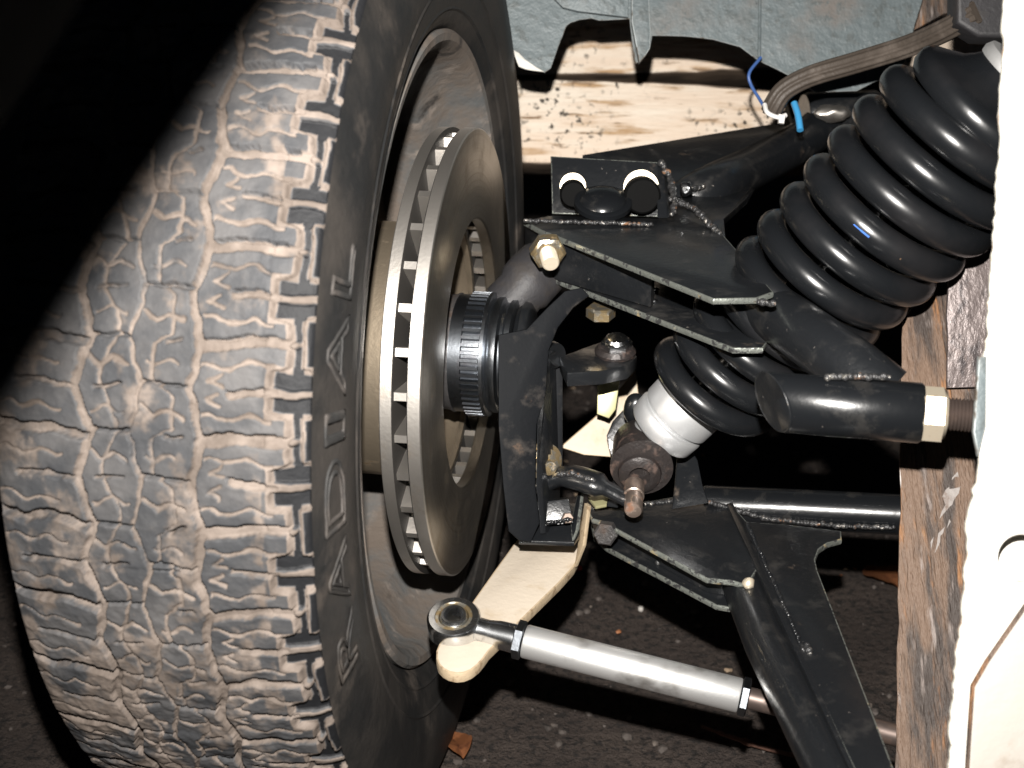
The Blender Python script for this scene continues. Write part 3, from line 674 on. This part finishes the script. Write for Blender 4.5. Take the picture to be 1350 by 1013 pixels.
bm = hexpr(P(799, 703, .775), Vector((-.3, -1, .1)), .0075, .008); obj('bolt_end', bm, M['cast'], lo)
for (x, y) in ((890, 750), (868, 742)):
    bm = ball(H(x, y, ZL-.019), .0022, sub=2); obj('weld_spatter', bm, M['weld'], lo)
bm = tube([P(930, 666, .818), P(1060, 672, .803), P(1290, 684, .780)], .0126, 32); obj('rear_leg', bm, M['gloss'], lo)
bm = tube([H(975, 762, ZL-.013), H(1010, 850, ZL-.011), H(1092, 1013, ZL-.012), H(1125, 1080, ZL-.012)], .0115, 32); obj('front_leg', bm, M['black'], lo)
bm = prism([H(x, y, ZL) for x, y in [(955, 655), (985, 688), (1040, 692), (1109, 700), (1110, 711), (1092, 716), (1080, 724), (1075, 738), (1078, 752), (1090, 783), (1168, 985), (1196, 1060), (1160, 1080), (1128, 1020), (1030, 810), (1000, 745)]], dn*.0036, .0009); obj('gusset_plate', bm, [M['black'], M['edge']], lo)
bm = prism([H(958, 664, ZL+.002), H(1135, 1045, ZL+.002), H(1142, 1045, ZL+.002), H(966, 662, ZL+.002)], dn*.014, .0005); obj('web_plate', bm, [M['black'], M['black']], lo)
bm = weld([H(985, 692, ZL), H(1035, 802, ZL), H(1060, 860, ZL)], .0016); obj('weld_bead', bm, M['black'], lo)
bm = weld([P(935, 662, .80), P(1010, 684, .796), P(1110, 694, .785), P(1180, 696, .779)], .0019); obj('weld_bead', bm, M['weld'], lo)
bm = weld([H(776, 671, ZL), H(812, 668, ZL), H(900, 660, ZL), H(945, 652, ZL)], .0017); obj('weld_bead', bm, M['weld'], lo)
bm = lump(ball(H(987, 769, ZL+.001), .0036, sub=2), .001, 300); obj('weld_blob', bm, M['white_nut'], lo)
bm = weld([H(1064, 852, ZL+.001), H(1069, 864, ZL)], .0022); obj('weld_spatter', bm, M['weld'], lo)
bm = prism([P(886, 672, .79), P(890, 640, .80), P(893, 596, .815), P(910, 590, .815), P(920, 608, .81), P(926, 640, .80), P(934, 664, .79)], Vector((.0, .004, 0)), .0008); obj('shock_lug', bm, [M['black'], M['black']], lo)
bm = prism([P(800, 668, .775), P(808, 640, .79), P(815, 600, .815), P(822, 600, .815), P(818, 640, .795), P(815, 670, .775)], Vector((.0, .004, 0)), .0008); obj('shock_lug', bm, [M['black'], M['black']], lo)
bm = prism([P(775, 655, .79), P(810, 650, .80), P(815, 662, .785), P(785, 668, .777)], dn*.002, .0005); obj('shim', bm, [M['yellow'], M['yellow']], lo)

# ------------------------------------------------------------------ damper and spring
SA, ST = P(850, 598, .80), P(1300, 148, .655); sd = (ST-SA).normalized(); SL = (ST-SA).length
sh = thing('shock_absorber', 'silver lower end and black cap of damper inside the coil spring', 'shock absorber', SA)
def along(t): return SA + (ST-SA)*t
# bush and stud at the foot
bx = Vector((-.10, -1, -.12)).normalized()
bc = P(846, 607, .785)
bm = lathe([(-.022, 0), (-.022, .0165), (-.019, .018), (.004, .018), (.0055, .0172), (.006, .019), (.0085, .019), (.009, .0165), (.010, .0125), (.010, 0)], bc, bx, 48); obj('eye_bush', bm, M['bush'], sh)
bm = lathe([(.0085, .0135), (.012, .0125), (.0135, .0095), (.014, .0065)], bc+Vector((-.001, 0, -.003)), bx, 32); obj('eye_washer', bm, M['bush'], sh)
bm = lathe([(0, .0062), (.012, .0062), (.0125, .0054), (.026, .0054), (.0275, .0046), (.028, 0)], P(836, 640, .772), bx, 24); obj('eye_bolt', bm, M['pinksteel'], sh)
# aluminium collar
c0 = P(872, 567, .79); ca = (P(985, 455, .757)-c0); cl = ca.length; cn = ca.normalized()
bm = lathe([(-.008, 0), (-.008, .0150), (-.002, .0165), (-.001, .0215), (.0005, .0228), (.0095, .0232), (.011, .0222), (.0115, .0208), (.013, .0208), (.0145, .0232), (.036, .0236), (.0375, .0225), (.0375, .012)], c0, cn, 64); obj('spring_collar', bm, M['alucol'], sh)
bm = lathe([(-.006, .010), (.10, .010), (.2, .010)], c0+cn*.02, cn, 24); obj('damper_body', bm, M['gloss'], sh)
bm = ball(P(852, 566, .80), .011, sc=(.8, .8, 1.2)); obj('damper_foot', bm, M['alucol'], sh)
bm = lump(ball(P(838, 540, .80), .0085, sc=(.9, .8, 1.3)), .001, 100); obj('knurled_knob', bm, M['gloss'], sh)
# top cap
top = along(1.0)
bm = lathe([(-.006, .030), (-.006, .0435), (-.003, .0455), (.003, .0455), (.006, .0435), (.0075, .040), (.013, .029), (.017, .025), (.021, .022), (.021, 0)], top, sd, 64); obj('top_cap', bm, M['spring'], sh)
bm = lathe([(.021, 0), (.021, .0235), (.024, .0240), (.027, .0225), (.027, 0)], top, sd, 48); obj('top_washer', bm, M['alu'], sh)
sp = thing('coil_spring', 'thick glossy black coil spring leaning to the upper right', 'spring', along(.3))
turns = 11.2; n = 620; hel = []; rad_ = []
_, su, sv = frame(sd)
T0, T1 = .19, .99
for i in range(n+1):
    q = i/n; tq = T0 + (T1-T0)*(q**1.0)
    a = 2*math.pi*turns*q + 1.9
    Rc = .0300 + .0135*min(1, max(0, (tq-.12)/.75))**.75 - .006*min(1, max(0, (q-.955)/.03))
    hel.append(along(tq) + (su*math.cos(a)+sv*math.sin(a))*Rc); rad_.append(.0074+.0014*tq)
bm = tube(hel, rad_, 20); obj('coil', bm, M['spring'], sp, smooth=80)
def pix(p):
    q = p-EYE; d = q.dot(FWD); return CX+F*q.x/d, CY-F*q.dot(UPV)/d
ax_ = (ST-SA).normalized()
for (x0, y0, ln, mt, r, tw_) in ((1110, 303, 6, 'paintmark_b', .0007, -.0016), (1058, 312, 2, 'paintmark_r', .0013, .0), (1100, 262, 2, 'paintmark_o', .0017, .001), (1203, 333, 2, 'paintmark_o', .001, 0)):
    best = min((i for i in range(n+1) if (hel[i]-along((hel[i]-SA).dot(ax_)/SL)).dot(CAMDIR) > 0), key=lambda i: (pix(hel[i])[0]-x0)**2+(pix(hel[i])[1]-y0)**2)
    idx = range(max(0, best-ln//2), min(n, best+ln-ln//2)+1)
    bm = tube([hel[i]+(CAMDIR-ax_*.5).normalized()*(rad_[i]-r*.55) for i in idx], r, 8); obj('paint_mark', bm, M[mt], sp)

# ------------------------------------------------------------------ cream steering arm and tie rod
ZA = .172
sa = thing('steering_lever', 'cream painted flat steering lever reaching from knuckle to tie rod end', 'steering lever', H(640, 800, ZA))
pts = [(684, 708), (652, 752), (618, 800), (586, 838), (579, 848), (575, 858), (575, 868), (578, 876), (584, 882), (592, 886), (602, 888), (612, 887), (622, 883), (631, 876), (638, 868), (645, 858), (690, 815), (738, 768), (757, 747), (762, 738), (764, 712), (740, 704)]
bm = prism([H(x, y, ZA) for x, y in pts], dn*.0062, .001, 2); obj('arm_plate', bm, [M['cream'], M['cream_edge']], sa)
bm = prism([H(764, 712, ZA), H(757, 748, ZA), P(768, 720, .775), P(775, 668, .79), P(770, 664, .795)], Vector((.0025, .003, -.001)), .0005); obj('arm_riser', bm, [M['cream_edge'], M['cream_edge']], sa)
cb = thing('cream_bracket', 'cream triangular bracket behind the damper foot', 'bracket', P(800, 560, .86))
bm = prism([P(738, 590, .85), P(790, 545, .87), P(838, 488, .89), P(842, 520, .885), P(812, 556, .87), P(803, 580, .86), P(806, 603, .85), P(770, 600, .848)], bk*.004, .0007); obj('bracket_plate', bm, [M['cream'], M['cream_edge']], cb)
bm = prism([P(788, 510, .83), P(800, 498, .83), P(818, 494, .83), P(812, 540, .83), P(803, 552, .83), P(787, 546, .83)], bk*.004, .0008); obj('zinc_tab', bm, [M['yellow'], M['yellow']], cb)
bm = prism([P(808, 556, .835), P(838, 524, .835), P(846, 545, .835), P(835, 600, .83), P(806, 603, .83), P(800, 575, .83)], bk*.004, .0008); obj('black_tab', bm, [M['black'], M['black']], cb)

EYEC = P(599, 822, .715); TRE = P(984, 919.5, .684); td = (TRE-EYEC); TL = td.length; tn = td.normalized()
tr = thing('tie_rod', 'brushed aluminium tie rod with spherical rod end', 'tie rod', EYEC)
ea = Vector((-.04, -.28, 1)).normalized()
bm = lathe([(-.006, .0105), (-.006, .0138), (-.0045, .0150), (.0045, .0150), (.006, .0138), (.006, .0105), (.0035, .0100), (-.0035, .0100)], EYEC, ea, 56, closed=True)
tube([EYEC + tn*.0135, EYEC + tn*.019, EYEC + tn*.026, EYEC + tn*.040], [.0068, .0066, .0078, .0082], 28, bm); obj('rod_end', bm, M['chrome'], tr)
bm = lathe([(-.0055, .0103), (-.0055, .0085), (.0055, .0085), (.0055, .0103)], EYEC, ea, 40, closed=True); obj('race', bm, M['zinc'], tr)
bm = lathe([(-.0075, .0055), (-.0075, .0068), (-.003, .0092), (.003, .0092), (.0075, .0068), (.0075, .0055)], EYEC, ea, 40, closed=True); obj('ball', bm, M['chrome'], tr)
bm = hexpr(EYEC+tn*.0375, tn, .0108, .0055); obj('jam_nut', bm, M['tone'], tr)
bm = lathe([(.0405, 0), (.0405, .0088), (.0413, .0092), (TL-.004, .0092), (TL-.0035, .0088), (TL-.0035, 0)], EYEC, tn, 40); obj('rod_tube', bm, M['alu'], tr)
bm = hexpr(EYEC+tn*(TL-.001), tn, .0104, .0045); obj('jam_nut', bm, M['tone'], tr)
bm = tube([EYEC+tn*(TL), EYEC+tn*(TL+.03), EYEC+tn*(TL+.092)], .0058, 20); obj('inner_rod', bm, M['rod'], tr)

# ------------------------------------------------------------------ timber, post, chassis, body panel
def board(name, pix, d, depth, label, mts, cat, jag=.0, sub=.02):
    bm = prism([P(x, y, d) for x, y in pix], bk*depth, .0015, 2, jag=jag, sub=sub)
    return tagp(obj(name, bm, mts), label, cat)
board('timber_beam', [(500, -120), (1420, -120), (1420, 90), (1010, 91), (860, 98), (735, 99), (500, 102)], 1.19, .07, 'upper pale timber beam partly hidden by the grey body panel', [M['timber'], M['beam_edge']], 'timber', .0012)
board('timber_beam', [(500, 103), (735, 104), (860, 108), (1010, 119), (1420, 136), (1420, 214), (960, 217), (500, 215)], 1.17, .07, 'lower pale timber beam with mould spots behind the upper wishbone', [M['timber'], M['beam_edge']], 'timber', .0012)
b0 = H(600, 680, .0); bl = P(500, 217, 1.19); br_ = P(620, 217, 1.19)
for (xa, xb, lab) in ((500, 600, 'short dark timber block holding up the beams behind the tyre'), (1335, 1420, 'short dark timber block holding up the beams behind the white chassis')):
    a, b_ = P(xa, 219, 1.19), P(xb, 219, 1.19)
    bm = prism([a, b_, Vector((b_.x, b_.y, .0)), Vector((a.x, a.y, .0))], Vector((0, .07, 0)), .002); tagp(obj('timber_block', bm, [M['beam_edge'], M['beam_edge']]), lab, 'timber block')

def pd(y): return .742-(y-340)*.000125
post = thing('weathered_post', 'weathered brown wooden post with flaking paint beside the white chassis', 'post', P(1240, 1000, .74))
bt = [P(x, y, pd(y)) for x, y in [(1190, 421), (1222, 380), (1253, 348), (1330, 340)]]; bb = [P(1330, 1150, pd(1150)), P(1178, 1150, pd(1150))]
bm = prism(bt+bb, bk*.15+Vector((.052, 0, 0)), .0015, 2, jag=.0008, sub=.012); obj('post_timber', bm, [M['post'], M['post']], post)
bm = prism([P(x, y, .710) for x, y in [(1251, 350), (1300, 295), (1330, 290), (1330, 512), (1249, 512)]], bk*.003, .0006, 2, jag=.0006, sub=.012); obj('angle_iron', bm, [M['angle'], M['angle']], post)
bm = prism([P(1262, 622, pd(622)-.003), P(1266, 640, pd(640)-.003), P(1254, 668, pd(668)-.003), P(1246, 700, pd(700)-.003), P(1232, 735, pd(735)-.003), P(1222, 742, pd(742)-.003), P(1226, 712, pd(712)-.003), P(1240, 676, pd(676)-.003), P(1246, 646, pd(646)-.003)], bk*-.0006, 0, jag=.0016, sub=.004); obj('paint_flake', bm, [M['flake'], M['flake']], post)

ch = thing('chassis_rail', 'chipped white painted chassis rail along the right edge', 'chassis rail', P(1330, 600, .60))
edge_l = [(1326, -60), (1322, 60), (1318, 180), (1312, 300), (1304, 400), (1299, 470), (1294, 560), (1290, 620), (1276, 690), (1272, 760), (1262, 850), (1255, 930), (1249, 1080)]
pl = [P(x, y, .58) for x, y in edge_l]
holeC = P(1347, 736, .58); hr = .0105; arc = [holeC + Vector((1, 0, 0))*hr*math.cos(t) + UPV*hr*math.sin(t) for t in [R_(8+344*i/26) for i in range(27)]]
poly = pl + [P(1520, 1080, .58), P(1520, 742, .58)] + arc[::-1] + [P(1520, 731, .58), P(1520, -60, .58)]
bm = prism(pl[:1], bk, 0) if False else bmesh.new()
q = []
for i, (a, b_) in enumerate(zip(pl, pl[1:])):
    k = max(1, int((b_-a).length/.003))
    for j in range(k):
        z = a.lerp(b_, j/k); q.append(z + Vector((random.uniform(-.0007, .0007)+.0012*noise.noise(Vector((0, 0, z.z*90))), 0, 0)))
poly2 = q + [pl[-1]] + poly[len(pl):]
bm = prism(poly2, bk*.0025, .0004, 1); obj('rail_face', bm, [M['chassis'], M['chassis_edge']], ch)
fb = [x + bk*.003 for x in q[:1]] ; q2 = q[::4]
bm = bmesh.new(); A = [bm.verts.new(x+bk*.0026+Vector((.0008, 0, 0))) for x in q2]; B = [bm.verts.new(x+bk*.05+Vector((.0215+.0006*random.random(), 0, 0))) for x in q2]
for i in range(len(q2)-1): bm.faces.new((A[i], A[i+1], B[i+1], B[i]))
bmesh.ops.solidify(bm, geom=bm.faces[:], thickness=.0015); obj('rail_flange', bm, M['chassis_edge'], ch)
bm = prism([P(1291, 470, .574), P(1301, 470, .574), P(1300, 560, .574), P(1290, 602, .574), P(1284, 570, .574)], bk*.003, .0004); obj('thread_plate', bm, [M['body'], M['body_edge']], ch)
bm = prism([P(1352, 700, .60), P(1420, 700, .60), P(1420, 780, .60), P(1310, 780, .60), P(1310, 700, .60)], bk*.003, .0004); obj('backing_plate', bm, [M['chassis'], M['body_edge']], ch)
bm = prism([P(1520, 560, .575), P(1350, 800, .572), P(1300, 872, .571), P(1281, 905, .571), P(1276, 980, .570), P(1270, 1080, .570), P(1520, 1080, .570)], bk*.003, .0014); obj('lower_plate', bm, [M['shaded_white'], M['post']], ch)

bp = thing('body_panel', 'grey green sheet metal body panel hanging in front of the timber', 'body panel', P(900, 0, .96))
lobe = [(640, -120), (655, 20), (676, 66), (690, 80), (718, 96), (726, 90), (747, 34), (752, 30), (764, 26), (780, 24), (790, 27), (830, 25), (838, 84), (843, 82), (857, 64), (860, 47), (905, 48), (940, 52), (976, 62), (1000, 80), (1041, 100), (1075, 122), (1130, 120), (1190, 90), (1206, 34), (1219, -10), (1230, -120)]
bm = prism([P(x, y, .95) for x, y in lobe], bk*.0016, .0004, 1, jag=.0004, sub=.012); obj('panel_sheet', bm, [M['body'], M['body_edge']], bp)
bm = prism([P(724, -120, .944), P(728, -4, .944), P(742, 10, .944), P(762, 15, .944), P(828, 23, .944), P(832, -120, .944)], bk*.004, .0012, 2); obj('panel_flange', bm, [M['body'], M['body']], bp)
bm = prism([P(832, -120, .938), P(833, 30, .938), P(843, 83, .938), P(849, 76, .938), P(857, 64, .938), P(858, 45, .938), P(850, -120, .938)], bk*.006, .0006, 2); obj('panel_tab', bm, [M['body'], M['body_edge']], bp)
bm = tube([P(1003, -120, .948), P(1001, 76, .948)], .0012, 8); obj('panel_seam', bm, M['body'], bp)
bm = prism([P(677, 66, .949), P(684, 70, .949), P(700, 84, .949), P(718, 95, .949), P(700, 93, .949), P(684, 88, .949)], bk*.0005, .0002, 1, jag=.001, sub=.004); obj('bare_patch', bm, [M['chassis'], M['chassis']], bp)
bm = prism([P(1195, -120, .97), P(1290, -120, .97), P(1290, 20, .97), P(1245, 18, .97), P(1205, 40, .97)], bk*.01, .001); obj('rusty_bracket', bm, [M['post'], M['post']], bp)
bm = prism([P(1262, -120, .78), P(1345, -120, .78), P(1345, 50, .78), P(1290, 48, .78), P(1262, 30, .78)], bk*.02, .003, 3); obj('spring_tower', bm, [M['castdark'], M['castdark']], bp)

ho = bmesh.new(); tube(smoothpath([P(1017, 148, .90), P(1022, 136, .895), P(1036, 118, .89), P(1070, 100, .88), P(1130, 82, .86), P(1200, 60, .83), P(1250, 38, .80), P(1290, 15, .78)], 6), .0068, 40, ho, flat=1.0, ribs=10)
tagp(obj('ribbed_hose', ho, M['hose'], smooth=80), 'brown ribbed rubber hose crossing behind the spring top', 'hose')
wi = bmesh.new(); tube(smoothpath([P(1003, 76, .935), P(988, 96, .93), P(990, 112, .93), P(1002, 132, .925), P(1012, 150, .915)], 6), .0012, 10, wi)
tagp(obj('blue_wire', wi, M['wire']), 'thin dark blue wire hanging from the body panel to the hose end', 'wire')
wi = bmesh.new(); tube(smoothpath([P(1047, 136, .91), P(1052, 152, .905), P(1055, 172, .90)], 6), .0024, 10, wi)
tagp(obj('blue_wire', wi, M['wire2']), 'short bright blue wire stub below the hose', 'wire')
ct = thing('cable_tie', 'white nylon cable tie around the hose end', 'cable tie', P(1030, 158, .89))
bm = tube(smoothpath([P(1008, 138, .885), P(1012, 149, .88), P(1026, 155, .88), P(1036, 152, .882)], 5), .0016, 8); obj('strap', bm, M['tie'], ct)
bm = prism([P(1027, 150, .878), P(1036, 152, .878), P(1034, 163, .878), P(1027, 162, .878)], bk*.005, .0008); obj('tie_head', bm, [M['tie'], M['tie']], ct)

# ------------------------------------------------------------------ black sheet added to block the flash from the top of the tyre
def FR(px, py, d, dt):          # point d metres out on the line from the flash to the place seen at (px, py), dt away
    t = P(px, py, dt); return FLASH + (t-FLASH)*(d/dt)
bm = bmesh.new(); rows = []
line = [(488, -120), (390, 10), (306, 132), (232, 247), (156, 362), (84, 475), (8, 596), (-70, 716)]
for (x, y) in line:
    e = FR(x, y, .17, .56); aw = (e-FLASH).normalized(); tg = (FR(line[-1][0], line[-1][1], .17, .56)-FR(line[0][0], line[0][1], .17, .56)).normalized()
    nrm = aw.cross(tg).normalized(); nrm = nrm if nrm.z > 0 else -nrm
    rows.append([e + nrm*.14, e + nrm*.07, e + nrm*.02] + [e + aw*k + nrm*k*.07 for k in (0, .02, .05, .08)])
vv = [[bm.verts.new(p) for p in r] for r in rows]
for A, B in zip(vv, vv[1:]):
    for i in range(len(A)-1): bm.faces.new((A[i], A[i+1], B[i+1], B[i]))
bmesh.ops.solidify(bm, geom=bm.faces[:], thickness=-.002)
tagp(obj('tyre_shade_sheet', bm, M['shade_sheet'], smooth=60), 'black sheet added between flash and tyre to shade the top of the tyre', 'shade sheet')
